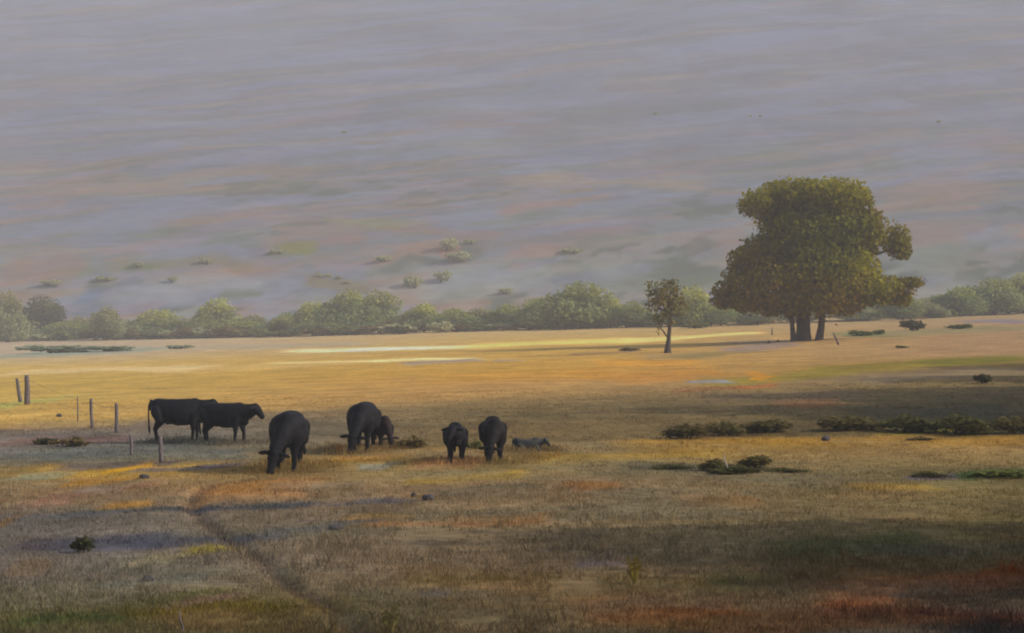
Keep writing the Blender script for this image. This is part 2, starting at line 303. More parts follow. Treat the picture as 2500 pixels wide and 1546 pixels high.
for x0, y0, x1, y1, h, c, s_ in [
    (820, 545, 1020, 560, 10, '#8c8a48', .6), (640, 605, 760, 612, 8, '#8a8a3a', .9), (700, 575, 900, 570, 12, '#a07c6c', .5), (950, 565, 1200, 575, 5, '#a87460', .45), (1090, 615, 1160, 620, 5, '#b8684c', .8),
    (500, 590, 640, 580, 9, '#76887c', .8), (260, 650, 620, 640, 9, '#8a8048', .6), (330, 655, 400, 655, 7, '#6e7a50', .8), (1200, 450, 1750, 455, 12, '#a8927c', .7), (1230, 510, 1420, 500, 9, '#a87c6c', .6), 
    (0, 665, 220, 655, 14, '#a88272', .6), (1000, 690, 1600, 650, 22, '#a8b0b0', .5), (300, 720, 700, 690, 12, '#a8b0b8', .6), (700, 740, 1300, 700, 14, '#b0b0ac', .5), (760, 680, 930, 700, 6, '#8a7c50', .8), (560, 722, 620, 722, 5, '#707c58', .7),
    (660, 300, 900, 270, 12, '#a08898', .6), (2120, 470, 2450, 455, 20, '#a88c80', .6), (2200, 590, 2420, 560, 14, '#a07c6c', .5), (1650, 590, 1800, 580, 12, '#9c8484', .6), (1740, 650, 1560, 660, 8, '#707c60', .0), (1530, 700, 1800, 680, 8, '#6c7c58', .5), (2250, 330, 2400, 300, 8, '#70808a', .6), (1350, 600, 1480, 590, 12, '#6c8076', .5),
    (190, 740, 250, 720, 10, '#7088b0', .7), (0, 745, 130, 715, 14, '#a8826a', .6), (1250, 745, 1400, 735, 6, '#b89888', .6)]:
    if x1 < x0: continue
    P = hill_spot(x0, y0); Q = hill_spot(x1, y1); n_ = hill_spot((x0+x1)/2, (y0+y1)/2+h)[1]; f_ = hill_spot((x0+x1)/2, (y0+y1)/2-h)[1]; hw = (f_-n_)/2+2
    wy = HY+(fbm(HX/14, HY/10, 80, 3)-.5)*hw*2.5; wx = HX+(fbm(HX/12, HY/6, 81, 3)-.5)*14
    tt = (wx-P[0])/(Q[0]-P[0]); d = np.abs(wy-(P[1]+(Q[1]-P[1])*tt))/hw
    wash(c, smooth(1.3, .3, d)*smooth(-.1, .15, tt)*smooth(1.1, .85, tt)*s_)
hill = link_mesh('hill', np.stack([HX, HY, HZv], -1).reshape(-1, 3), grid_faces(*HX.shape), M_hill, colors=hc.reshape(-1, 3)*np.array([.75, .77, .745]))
tag(hill, kind='structure')

# ------------------------------------------------------------------ haze over the whole valley
HTOP = float(HZv.max())+3
bm = bmesh.new(); bmesh.ops.create_cube(bm, size=1)
me = bpy.data.meshes.new('haze'); bm.to_mesh(me); bm.free()
haze = bpy.data.objects.new('haze', me); col.objects.link(haze)
x_half, y0_, y1_, z0_ = 1300, -140, 960, float(min(Z.min(), HZv.min()))-1.5
for v in me.vertices:
    v.co = (x_half*2*v.co.x, (y0_+y1_)/2+(y1_-y0_)*v.co.y, (z0_+HTOP)/2+(HTOP-z0_)*v.co.z)
mh = bpy.data.materials.new('haze'); mh.use_nodes = True; nt = mh.node_tree; nt.nodes.remove(nt.nodes['Principled BSDF'])
pv = nt.nodes.new('ShaderNodeVolumePrincipled'); pv.inputs['Density'].default_value = HAZE_DENSITY; pv.inputs['Color'].default_value = (*HAZE_COLOR, 1)
pv.inputs['Anisotropy'].default_value = 0.0
nt.links.new(pv.outputs[0], nt.nodes['Material Output'].inputs['Volume']); me.materials.append(mh)
tag(haze, kind='stuff')

# ------------------------------------------------------------------ foliage
LEAF_GAIN = np.array([2.45, 2.55, 1.4])
def leaves(rs, blobs, n, size, palette, zscale=.8, hollow=.45, shape=1.0, mixer=None):
    """n leaf clusters spread through ellipsoid clumps (cx, cy, cz, rx, ry, rz); returns vertices, quads, colours"""
    B = np.array([b[:6] for b in blobs], float); vol = (B[:, 3]*B[:, 4]*B[:, 5])**.72; p = vol/vol.sum()
    k = rs.choice(len(B), n, p=p); d = rs.normal(size=(n, 3)); d /= np.linalg.norm(d, axis=1)[:, None]
    r = (hollow+(1.06-hollow)*rs.rand(n)**.6)
    r *= 1+.16*(vnoise(d[:, 0]*2.2+k*3.1, d[:, 2]*2.2+d[:, 1]*1.7, 9)-.5)*2
    r = np.where(rs.rand(n) < .07, r*(1.04+.22*rs.rand(n)), r)            # stray sprays beyond the outline
    P = B[k, :3]+d*B[k, 3:6]*r[:, None]
    a = rs.normal(size=(n, 3)); a /= np.linalg.norm(a, axis=1)[:, None]
    b = np.cross(a, d+.6*rs.normal(size=(n, 3))); b /= np.linalg.norm(b, axis=1)[:, None]+1e-9
    sz = size*(.55+.9*rs.rand(n))[:, None]; l = a*sz; w = b*sz*(.5+.4*rs.rand(n))[:, None]*shape
    bend = np.cross(a, b)*sz*.25
    V = np.stack([P-l, P-w+bend, P+l, P+w+bend], 1).reshape(-1, 3)
    pal = np.array(palette, float); ci = rs.randint(0, len(pal), len(B)); base = pal[ci][k]; other = pal[rs.randint(0, len(pal), n)]
    c = base*.65+other*.35
    if mixer is not None: c = mixer(P, c, rs)
    c = c*(.78+.44*rs.rand(n))[:, None]*LEAF_GAIN
    return V, np.arange(n*4).reshape(-1, 4), np.repeat(c, 4, 0)
def crown(name, parent, rs, blobs, n, size, palette, **kw):
    V, Q, C = leaves(rs, blobs, n, size, palette, **kw); return link_mesh(name, V, Q, M_leaf, parent, colors=C, smooth_=False)

# ---- the great tree
TX, TY = spot(1960, 832); TZ = Gs(TX, TY); mpp = TY/F
def at(px, py, dy=0.0):                         # offset from the great tree's base in metres
    return np.array([(px-1960)*mpp, dy, (832-py)*mpp])
big = empty('broadleaf_tree', (TX, TY, TZ))
tag(big, 'huge spreading tree with dense olive and brown crown on three trunks', 'tree')
BL = [(1975, 500, 125, 58, 0), (1930, 475, 80, 42, 1), (2025, 480, 95, 42, -1.2), (2095, 495, 42, 36, .4), (1850, 500, 54, 34, -.6), (1902, 525, 50, 36, 1), (1990, 560, 125, 75, -1), (1926, 588, 74, 78, -1.5), (2070, 570, 85, 80, .6),
      (2122, 562, 44, 54, -.4), (2192, 588, 34, 42, 0), (2202, 612, 26, 26, .3), (1865, 622, 72, 46, -.8), (1822, 640, 40, 45, .6), (1808, 690, 44, 52, 0), (1775, 722, 36, 36, .8), (1756, 742, 15, 13, 0), (1815, 742, 38, 24, -1), (1880, 700, 85, 68, -2.2), (1905, 745, 66, 28, .5),
      (1985, 680, 100, 90, -2.5), (1950, 735, 70, 36, -1.6), (2060, 670, 82, 72, -1), (2118, 678, 44, 28, 1.4), (2110, 712, 80, 38, -1), (2180, 705, 56, 30, .4), (2225, 690, 34, 14, 0), (2195, 730, 34, 18, .4), (2062, 742, 52, 28, .2), (2020, 740, 50, 24, 2), (1960, 640, 110, 90, 2.4), (2060, 600, 90, 90, 2.6), (1925, 560, 50, 66, 2.5)]
blobs = []
for px, py, rx, ry, dy in BL:
    c = at(px, py, dy*1.1); blobs.append((c[0], c[1], c[2], rx*mpp, min(rx, 90)*mpp*.85+.5, ry*mpp))
rs = np.random.RandomState(5)
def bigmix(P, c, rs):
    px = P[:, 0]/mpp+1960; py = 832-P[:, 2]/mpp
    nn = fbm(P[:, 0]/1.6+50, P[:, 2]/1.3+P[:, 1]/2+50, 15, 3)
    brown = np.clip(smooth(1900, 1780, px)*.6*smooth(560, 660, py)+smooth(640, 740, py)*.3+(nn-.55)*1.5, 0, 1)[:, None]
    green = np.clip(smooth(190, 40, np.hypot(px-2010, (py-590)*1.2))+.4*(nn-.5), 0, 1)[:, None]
    yel = np.clip(smooth(520, 450, py)*.8+smooth(90, 30, np.hypot(px-2130, py-640))+(.5-nn)*.8, 0, 1)[:, None]  # sunlit top and bright gap painted into the leaves, plus random tone
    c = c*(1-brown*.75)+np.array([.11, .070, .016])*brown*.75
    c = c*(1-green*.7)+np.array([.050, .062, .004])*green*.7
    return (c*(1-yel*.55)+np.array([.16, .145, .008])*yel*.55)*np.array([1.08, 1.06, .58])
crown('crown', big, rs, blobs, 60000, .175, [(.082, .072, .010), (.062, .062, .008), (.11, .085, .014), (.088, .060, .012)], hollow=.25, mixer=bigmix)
def limb(mb, pts, r0, r1, rng, n=8, rough=.1, sub=5, wob=.12):
    P = []; R = []
    for i in range(len(pts)-1):
        for j in range(sub):
            t = j/sub; P.append(np.array(pts[i])*(1-t)+np.array(pts[i+1])*t+np.array([rng.uniform(-wob, wob)*(1 if (i+j) else 0) for _ in range(3)])*[1, 1, .3])
    P.append(np.array(pts[-1])); m = len(P)
    for i in range(m): R.append(r0+(r1-r0)*(i/(m-1))**.8)
    mb.tube(P, R, n, rng, rough)
def trunk_flare(mb, pts, radii, n, rng, rough=.08):
    mb.tube(pts, radii, n, rng, rough)
rng = random.Random(3)
mb = MB(); a = at
trunk_flare(mb, [a(1962, 838), a(1962, 830), a(1961, 820), a(1961, 800), a(1961, 770), a(1962, 735), a(1966, 700), a(1955, 650)], np.array([24, 20.5, 17.5, 16, 15.5, 17, 14, 8])*mpp, 14, rng)
mb.build('trunk', M_bark, big)
mb = MB(); trunk_flare(mb, [a(1934, 838, -.7), a(1934, 828, -.7), a(1931, 800, -.8), a(1928, 770, -1), a(1928, 735, -1.2), a(1932, 700, -1)], np.array([10, 7.5, 6, 5.2, 4.6, 3])*mpp, 9, rng)
limb(mb, [a(1935, 790, -.8), a(1915, 765, -.8), a(1903, 742, -.9), a(1892, 715, -1)], 4*mpp, 2*mpp, rng, 6); mb.build('trunk', M_bark, big)
mb = MB(); trunk_flare(mb, [a(1996, 838, -.4), a(1998, 829, -.4), a(2003, 800, -.4), a(2006, 770, -.3), a(2008, 735, -.2), a(2018, 690, 0)], np.array([13, 10, 8, 7.5, 7, 4])*mpp, 9, rng); mb.build('trunk', M_bark, big)
mb = MB()
for px, py, dy in ((1850, 505, -.6), (1870, 625, -.8), (1815, 700, 0), (1780, 725, .8), (2125, 580, -.4), (2190, 600, 0), (2110, 712, -1), (2200, 705, .4), (2062, 735, .2), (1990, 520, 0), (2080, 510, .5), (1930, 500, 1), (1960, 620, 2.4), (2060, 610, 2.6), (1820, 745, -1)):
    e = a(px, py, dy); s0 = a(1958+(px-1958)*.06, 745-rng.uniform(0, 60)); m_ = (s0+e)/2+np.array([0, rng.uniform(-.4, .4), rng.uniform(.2, .9)])
    limb(mb, [s0, m_, e], 9*mpp, 1.6*mpp, rng, 6)
mb.build('branches', M_bark, big)

# ---- the small tree
SX, SY = spot(1630, 862); SZ = Gs(SX, SY); mpq = SY/F
def a2(px, py, dy=0.0): return np.array([(px-1630)*mpq, dy, (862-py)*mpq])
small = empty('broadleaf_tree', (SX, SY, SZ))
tag(small, 'small young tree with thin sparse brownish crown and slender forked trunk', 'tree')
BL2 = [(1625, 702, 34, 22, 0), (1596, 712, 24, 22, .3), (1652, 716, 26, 20, -.2), (1600, 742, 28, 22, -.3), (1645, 745, 32, 24, .3), (1622, 728, 34, 26, 0), (1582, 745, 14, 9, 0), (1662, 768, 17, 10, .2), (1625, 765, 26, 18, 0), (1612, 785, 12, 12, .2), (1640, 785, 12, 10, -.2), (1588, 693, 12, 10, .2), (1606, 806, 8, 12, 0), (1668, 738, 16, 12, .3), (1598, 775, 14, 10, .2), (1672, 755, 14, 8, 0), (1640, 690, 20, 10, 0)]
b2 = [(*a2(px, py, dy), rx*mpq, rx*mpq*.9, ry*mpq) for px, py, rx, ry, dy in BL2]
crown('crown', small, np.random.RandomState(8), b2, 1350, .125, [(.10, .085, .05), (.08, .08, .04), (.11, .085, .05), (.07, .065, .045)], hollow=.1)
mb = MB(); trunk_flare(mb, [a2(1630, 868), a2(1630, 860), a2(1631, 848), a2(1633, 825), a2(1635, 800), a2(1636, 775), a2(1633, 745), a2(1628, 715)], np.array([13, 10, 7, 5, 4.5, 4.2, 3, 1.5])*mpq, 9, rng)
limb(mb, [a2(1633, 828), a2(1622, 812), a2(1612, 800), a2(1604, 780)], 2.4*mpq, 1*mpq, rng, 6, wob=.03); mb.build('trunk', M_bark, small)
mb = MB()
for px, py, dy in ((1590, 700, .2), (1600, 745, -.3), (1655, 715, -.2), (1662, 765, .2), (1645, 745, .3), (1625, 695, 0), (1582, 745, 0), (1670, 738, .3)):
    s0 = a2(1634, 775-rng.uniform(0, 35)); e = a2(px, py, dy); limb(mb, [s0, (s0+e)/2+np.array([0, 0, -.08]), e], 2.2*mpq, .8*mpq, rng, 5, sub=4, wob=.04)
mb.build('branches', M_bark, small)

# ---- models for the tree belt, the hillside and shrubs (unit height), copied into place
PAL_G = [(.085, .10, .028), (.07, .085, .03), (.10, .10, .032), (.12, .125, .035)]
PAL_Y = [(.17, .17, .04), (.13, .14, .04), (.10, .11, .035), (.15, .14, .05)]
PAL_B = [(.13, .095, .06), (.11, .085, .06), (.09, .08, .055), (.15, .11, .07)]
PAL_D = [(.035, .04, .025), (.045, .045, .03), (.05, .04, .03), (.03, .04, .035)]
def soft(p, k=.55): return [tuple(np.array(c)*(1-k)+np.array([.130, .152, .150])*k) for c in p]  # pales leaf colours towards blue-grey, haze painted in
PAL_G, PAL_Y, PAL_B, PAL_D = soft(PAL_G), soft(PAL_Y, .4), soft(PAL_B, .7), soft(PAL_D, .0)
def model_tree(seed, pal, wid=.62, leafn=6500, top=None, lsz=.029):
    rs = np.random.RandomState(seed); rg = random.Random(seed); bl = []
    for k in range(14):
        an = rs.rand()*6.28; rr = wid*.62*rs.rand()**.5; z = .16+.56*rs.rand()*(1-.5*rr/wid)
        bl.append((rr*math.cos(an), rr*math.sin(an), z, .20+.10*rs.rand(), .2+.08*rs.rand(), .14+.08*rs.rand()))
    bl.append((0, 0, .74, .28, .26, .22)); bl.append((wid*.35, 0, .6, .22, .22, .2)); bl.append((-wid*.35, .1, .55, .24, .22, .2)); bl.append((0, -.1, .35, wid*.75, wid*.6, .22))
    tip = np.array(top if top else pal[0])  # lighter leaf colour for the tops, painted sunlight
    def mx(P, c, rs):
        w = smooth(.5, .85, P[:, 2]+.2*(fbm(P[:, 0]*4+9, P[:, 2]*4+9, 3, 2)-.5))[:, None]; return c*(1-w*.6)+tip*w*.6
    r = empty('broadleaf_tree', (0, 0, 0)); crown('crown', r, rs, bl, leafn, lsz, pal, hollow=.35, mixer=mx)
    mb = MB(); limb(mb, [(0, 0, -.06), (.01, 0, .2), (0, .02, .5), (.02, 0, .72)], .035, .01, rg, 7, wob=.01)
    for q in range(5):
        an = rg.uniform(0, 6.28); limb(mb, [(0, 0, .22+.04*q), (wid*.3*math.cos(an), wid*.3*math.sin(an), .45), (wid*.6*math.cos(an), wid*.6*math.sin(an), .55+.1*rg.random())], .018, .005, rg, 5, sub=3, wob=.01)
    mb.build('trunk', M_bark, r); return r
def model_shrub(seed, pal, n=420, lsz=.11, flat=1.0):
    rs = np.random.RandomState(seed); bl = [(rs.uniform(-.35, .35), rs.uniform(-.3, .3), .28+.3*rs.rand(), .2+.2*rs.rand(), .2+.15*rs.rand(), .18+.18*rs.rand()) for _ in range(7)]
    V, Q, C = leaves(rs, bl, n, lsz, pal, hollow=.1); V[:, 2] = np.maximum(V[:, 2]*flat, -.05)
    rg = random.Random(seed); mb = MB()
    for q in range(5):
        an = rg.uniform(0, 6.28); mb.tube([(0, 0, -.1), (.15*math.cos(an), .15*math.sin(an), .25), (.3*math.cos(an), .3*math.sin(an), .5)], [.02, .014, .006], 4)
    tv = np.concatenate(mb.V); tq = np.concatenate(mb.Q)
    o = link_mesh('shrub', np.concatenate([V, tv]), np.concatenate([Q, tq+len(V)]), M_leaf, None, colors=np.concatenate([C, np.ones((len(tv), 3))*[.06, .045, .035]]), smooth_=False)
    return o
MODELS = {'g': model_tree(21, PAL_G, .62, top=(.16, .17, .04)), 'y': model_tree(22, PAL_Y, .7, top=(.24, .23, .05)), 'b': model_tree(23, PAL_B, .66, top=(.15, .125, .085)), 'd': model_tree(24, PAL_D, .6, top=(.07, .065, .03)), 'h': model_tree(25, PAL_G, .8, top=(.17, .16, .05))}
used = {}
def place(kind, px, top, base, width, label, cat='tree', group=None, y=None, rz=None, yoff=0):
    """one tree with its foot seen at (px, base), its top at picture height top, its crown width px wide"""
    x, yy = spot(px, base)
    if y: yy = y; x = (px-1250)/F*yy
    h = (base-top)*yy/F*1.06; w = width*yy/F/.92
    r = MODELS[kind]
    if kind in used: r = copy_tree(r)
    used[kind] = 1
    r.location = (x, yy, Gs(x, yy)-.05); r.scale = (w, w, h); r.rotation_euler = (0, 0, rz if rz is not None else random.Random(px).uniform(0, 6.28))
    tag(r, label, cat, group); return r
BELT = 'hazy trees along the far edge of the field'
TREES = [
 ('d', 105, 722, 828, 140, 'dark green tree at the left end of the far tree belt'),
 ('b', 18, 712, 835, 90, 'faded tan tree cut by the left edge of the picture'),
 ('b', 195, 772, 828, 80, 'low tan tree just right of the dark tree at the left end'),
 ('b', 262, 748, 830, 88, 'rounded tan tree with a yellowish right side in the left tree belt'),
 ('b', 335, 782, 826, 70, 'low brown tree between the rounded tan tree and the long yellow-green one'),
 ('y', 385, 755, 824, 130, 'long low yellow-green tree in the left tree belt'),
 ('b', 455, 778, 822, 90, 'brownish tree to the left of the domed yellow-green tree'),
 ('y', 530, 728, 822, 110, 'domed bright yellow-green tree standing above the left tree belt'),
 ('b', 620, 768, 820, 90, 'low reddish-brown tree to the right of the domed yellow-green tree'),
 ('d', 688, 780, 822, 50, 'small dark grey tree in the gap before the rounded green tree'),
 ('g', 700, 762, 818, 70, 'low grey-green tree behind the small dark tree of the gap'),
 ('y', 762, 736, 817, 95, 'rounded yellow-green tree leaning against the broad tree of the belt'),
 ('h', 850, 708, 815, 130, 'left half of the broad flat-topped green tree pair in the belt'),
 ('h', 925, 708, 813, 110, 'right half of the broad flat-topped green tree pair in the belt'),
 ('b', 985, 768, 812, 70, 'low dark brown tree at the right foot of the broad flat-topped pair'),
 ('y', 1035, 742, 810, 110, 'olive-topped low tree in the middle of the tree belt'),
 ('g', 1105, 752, 808, 90, 'grey-green tree right of the olive-topped tree'),
 ('b', 1170, 752, 806, 110, 'flat brownish tree near the centre of the tree belt'),
 ('g', 1240, 742, 805, 90, 'grey-green tree left of the wide pale green tree'),
 ('g', 1315, 728, 804, 120, 'wide pale green tree left of the tall domed tree'),
 ('h', 1420, 688, 802, 150, 'tall domed green tree, highest of the far tree belt'),
 ('g', 1370, 735, 803, 80, 'lower green tree against the left flank of the tall domed tree'),
 ('y', 1490, 725, 800, 80, 'yellowish tree on the right shoulder of the tall domed tree'),
 ('g', 1545, 735, 799, 80, 'green hazy tree behind the left side of the small young tree'),
 ('y', 1690, 700, 796, 110, 'pale yellow-green tree behind the right side of the small young tree'),
 ('g', 1760, 745, 794, 100, 'grey-green tree behind the lower left of the huge tree'),
 ('b', 1850, 755, 792, 100, 'brown hazy tree seen under the left side of the huge tree'),
 ('b', 1975, 752, 787, 90, 'brown hazy tree seen between the trunks of the huge tree'),
 ('b', 2080, 752, 783, 110, 'purplish hazy tree seen under the right side of the huge tree'),
 ('g', 2205, 718, 780, 100, 'low green tree right of the huge tree'),
 ('b', 2270, 738, 776, 90, 'low brown tree between the two green ones at the right'),
 ('g', 2345, 700, 772, 120, 'green tree third from the right edge of the picture'),
 ('h', 2430, 678, 768, 130, 'large green tree second from the right edge'),
 ('y', 2500, 665, 764, 110, 'yellow-green tree cut by the right edge of the picture')]
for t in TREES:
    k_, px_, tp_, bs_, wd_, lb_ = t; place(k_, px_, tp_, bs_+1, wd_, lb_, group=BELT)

# understorey of the belt and shrubs in the field
SH = {'g': model_shrub(31, [(.075, .085, .035), (.06, .07, .035), (.09, .085, .04)]), 'd': model_shrub(32, [(.035, .032, .025), (.045, .04, .025), (.03, .035, .03)]), 'b': model_shrub(33, [(.10, .07, .045), (.08, .055, .04), (.07, .06, .04)]), 'p': model_shrub(35, [(.17, .18, .165), (.19, .185, .175), (.165, .175, .18), (.185, .17, .165)]), 's': model_shrub(34, [(.16, .18, .24), (.14, .165, .21), (.15, .165, .19)])}
SH['m'] = model_shrub(36, [(.070, .056, .030), (.058, .048, .026), (.075, .056, .032), (.048, .046, .022)], n=1100, lsz=.06); SH['n'] = model_shrub(37, [(.055, .052, .028), (.045, .044, .024), (.06, .052, .03)], n=1100, lsz=.06)
usedS = set()
def shrub(kind, px, base, w, h, label, group=None, xy=None):
    x, y = xy if xy else spot(px, base)
    o = SH[kind]
    if kind in usedS: o = o.copy(); col.objects.link(o)
    usedS.add(kind)
    z = float(H(x, y)) if y > 405 else Gs(x, y)
    o.name = 'shrub'; o.location = (x, y, z-.02); o.scale = (w*y/F/1.0, w*y/F/1.3, h*y/F/.85); o.rotation_euler = (0, 0, 0)
    o.rotation_euler = (0, 0, random.Random(px*3+base).choice([0, 3.14159])+random.Random(px).uniform(-.3, .3))
    tag(o, label, 'shrub', group); return o
FS = 'shrubs scattered over the pasture'
for s_ in [('d', 790, 806, 30, 18, 'small dark shrub at the foot of the rounded yellow-green tree'), ('d', 975, 816, 60, 22, 'dark brown shrub at the foot of the broad flat-topped trees'), ('d', 1262, 804, 28, 20, 'small dark shrub standing in front of the centre of the belt'), ('b', 590, 824, 34, 14, 'small brown shrub in front of the left tree belt'),
           ('d', 400, 826, 100, 12, 'long dark low shrub below the long yellow-green tree'), ('s', 130, 862, 150, 20, 'pale sage bush strip nearest the left edge'), ('s', 260, 858, 120, 14, 'pale sage bush right of the strip at the left edge'), ('s', 440, 852, 60, 10, 'small pale sage bush left of centre in the far field'),
           ('g', 1700, 802, 70, 16, 'low green shrub behind the right of the small young tree'), ('d', 2228, 808, 52, 30, 'round dark shrub on the bank right of the huge tree'), ('g', 2100, 820, 60, 16, 'low green shrub just right of the huge tree trunks'), ('g', 2145, 817, 34, 14, 'small green shrub between the low one and the round dark one'), ('g', 2345, 803, 60, 14, 'low hazy shrub right of the round dark shrub'),
           ('b', 1540, 857, 42, 9, 'thin brown shrub lying left of the small young tree'),
           ('m', 1680, 1072, 120, 40, 'brown bush clump at the left end of the dark swale'), ('m', 1760, 1064, 110, 38, 'second brown bush clump from the left in the dark swale'), ('m', 1880, 1056, 150, 34, 'low olive bush left of the middle of the dark swale'), ('m', 2060, 1050, 170, 40, 'dark bush in the middle of the swale'), ('n', 2215, 1056, 130, 44, 'dark bush in the swale right of its middle'), ('n', 2340, 1060, 150, 48, 'darkest dense bush in the swale near the right edge'), ('m', 2470, 1058, 120, 46, 'olive bush of the swale cut by the right edge'), ('d', 2398, 936, 40, 26, 'lone dark bush on the upper slope near the right edge'),
           ('m', 1850, 1142, 90, 34, 'olive bush right of the pale stake in the lower pasture'), ('m', 1745, 1150, 70, 34, 'olive bush left of the pale stake in the lower pasture'), ('n', 1795, 1154, 120, 20, 'black low bush behind the pale stake'), ('n', 1640, 1144, 90, 12, 'thin dark bush left of the pale stake'), ('n', 1920, 1151, 100, 10, 'thin dark bush right of the pale stake'), ('g', 2440, 1166, 130, 24, 'bright green low bush at the right edge below the swale'), ('n', 2270, 1165, 80, 16, 'small dark bush left of the bright green one at the right edge'),
           ('d', 200, 1350, 56, 46, 'dark green rounded bush in the lower left pasture'), ('d', 110, 1086, 50, 20, 'small dark bush left of the reddish one below the fence'), ('b', 165, 1090, 80, 24, 'reddish brown bush below the fence posts'), ('b', 1000, 1095, 60, 30, 'soft brown bush right of the reddish calf'), ('g', 1010, 1092, 46, 22, 'green bush right of the reddish calf'), ('g', 1160, 1096, 40, 24, 'green bush between the two right yearlings'),
           ('g', 2200, 850, 30, 8, 'tiny shrub below the round dark shrub of the bank'), ('b', 2240, 1075, 60, 10, 'low straw tuft bush below the swale')]:
    shrub(*s_, group=FS)
rgu = random.Random(41)
for k in range(24):
    px = 60+k*106+rgu.uniform(-30, 30); b = float(np.interp(px, [0, 700, 1250, 1700, 2100, 2500], [836, 824, 808, 797, 784, 762]))-3
    if 1900 < px < 2060: continue
    place(rgu.choice('gghh'), px, b-rgu.uniform(38, 52), b, rgu.uniform(110, 150), 'low blue-green tree filling the back of the far tree belt', group='trees at the back of the far belt')
for k in range(30):
    px = -20+k*60+rgu.uniform(-18, 18)
    if px > 1700: px += 120 if px < 1900 else 0
    b = np.interp(px, [0, 700, 1250, 1700, 2100, 2500], [836, 824, 808, 797, 784, 762])-1
    shrub(rgu.choice('gbp'), px, float(b), rgu.uniform(50, 95), rgu.uniform(16, 32), 'low dusky bush at the foot of the far tree belt', 'undergrowth along the far tree belt')
for px, b in ((2120, 783), (2200, 779), (2290, 775), (2380, 770), (2460, 766)):
    shrub(rgu.choice('gbp'), px, b, 90, 26, 'low dusky bush at the foot of the far tree belt', 'undergrowth along the far tree belt')
rg = random.Random(77)
hs = [(1092, 612, 44, 26), (1110, 640, 60, 20), (1012, 705, 44, 26), (1078, 690, 40, 22), (840, 325, 20, 8), (1150, 600, 30, 12), (680, 625, 40, 10), (505, 650, 36, 14), (780, 678, 18, 8), (805, 682, 18, 8), (828, 688, 18, 8), (850, 696, 20, 8), (335, 655, 30, 10), (1600, 280, 22, 7), (1830, 285, 12, 7), (1855, 285, 12, 7), (2290, 300, 20, 8), (1400, 625, 50, 12), (1230, 720, 34, 12), (260, 690, 50, 12), (120, 700, 50, 12), (420, 690, 24, 12), (930, 640, 40, 12)]
for px, py, w, h in hs:
    shrub('p', px, py, w*(1.0 if py > 450 else .7), h*(1.25 if py > 450 else .8), 'small hazy shrub dotting the pale hillside', 'shrubs dotting the hazy hillside', xy=hill_spot(px, py))

# unseen trees added beyond the right edge to shade the lower pasture
for (x, y, h, w) in ((31, 58, 15, 14), (37, 66, 16, 15), (44, 76, 15, 15), (50, 86, 15, 15), (42, 58, 17, 15), (19.5, 24, 12, 10), (15.5, 15, 10, 10)):
    r = copy_tree(MODELS['g' if h > 12.5 else 'h']); r.location = (x, y, Gs(x, y)-.1); r.scale = (w/1.35, w/1.35, h); r.rotation_euler = (0, 0, x)
    tag(r, 'unseen tall green tree added beyond the right edge to cast shade', 'tree', 'unseen shade trees added beyond the right edge')

# ------------------------------------------------------------------ cattle
def _sphere(seg, rings):
    V = [(0, 0, 1)]+[(math.sin(math.pi*i/rings)*math.cos(2*math.pi*k/seg), math.sin(math.pi*i/rings)*math.sin(2*math.pi*k/seg), math.cos(math.pi*i/rings)) for i in range(1, rings) for k in range(seg)]+[(0, 0, -1)]
    Fs = [(0, 1+k, 1+(k+1) % seg) for k in range(seg)]; e = len(V)-1
    for i in range(rings-2):
        for k in range(seg): a_ = 1+i*seg; Fs.append((a_+k, a_+seg+k, a_+seg+(k+1) % seg, a_+(k+1) % seg))
    a_ = 1+(rings-2)*seg; Fs += [(e, a_+(k+1) % seg, a_+k) for k in range(seg)]
    return np.array(V), Fs
_SP = _sphere(10, 7)
class Flesh:                                    # overlapping closed shapes, fused into one skin afterwards
    def __init__(s): s.V = []; s.F = []; s.n = 0
    def add(s, V, Fs): s.V.append(np.asarray(V, float)); s.F += [tuple(i+s.n for i in f) for f in Fs]; s.n += len(V)
def ell(fl, c, r, *_): fl.add(_SP[0]*np.array(r)+np.array(c), _SP[1])
def chain(bm, pts, squash=1.0):
    """tapered limb through (x, y, z, r) joints, as overlapping balls that are later fused into one skin"""
    for (a_, b_) in zip(pts, pts[1:]):
        L = math.dist(a_[:3], b_[:3]); n = max(2, int(L/(.35*min(a_[3], b_[3])))+1); n = min(n, 30)
        for k in range(n+1):
            t = k/n; p = [a_[i]*(1-t)+b_[i]*t for i in range(3)]; r = a_[3]*(1-t)+b_[3]*t
            ell(bm, p, (r, r*squash, r), None, 10, 7)
def torso(fl, secs, n=18):
    V = []
    for x, y, z, hh_, hw_ in secs:
        V += [(x, y+hw_*math.copysign(abs(math.cos(t))**.85, math.cos(t)), z+hh_*math.copysign(abs(math.sin(t))**.85, math.sin(t))) for t in [2*math.pi*k/n for k in range(n)]]
    m = len(secs); Fs = [(i*n+k, (i*n+(k+1) % n), (i+1)*n+(k+1) % n, (i+1)*n+k) for i in range(m-1) for k in range(n)]
    Fs += [tuple(range(n))[::-1], tuple((m-1)*n+k for k in range(n))]; fl.add(V, [f[::-1] for f in Fs])
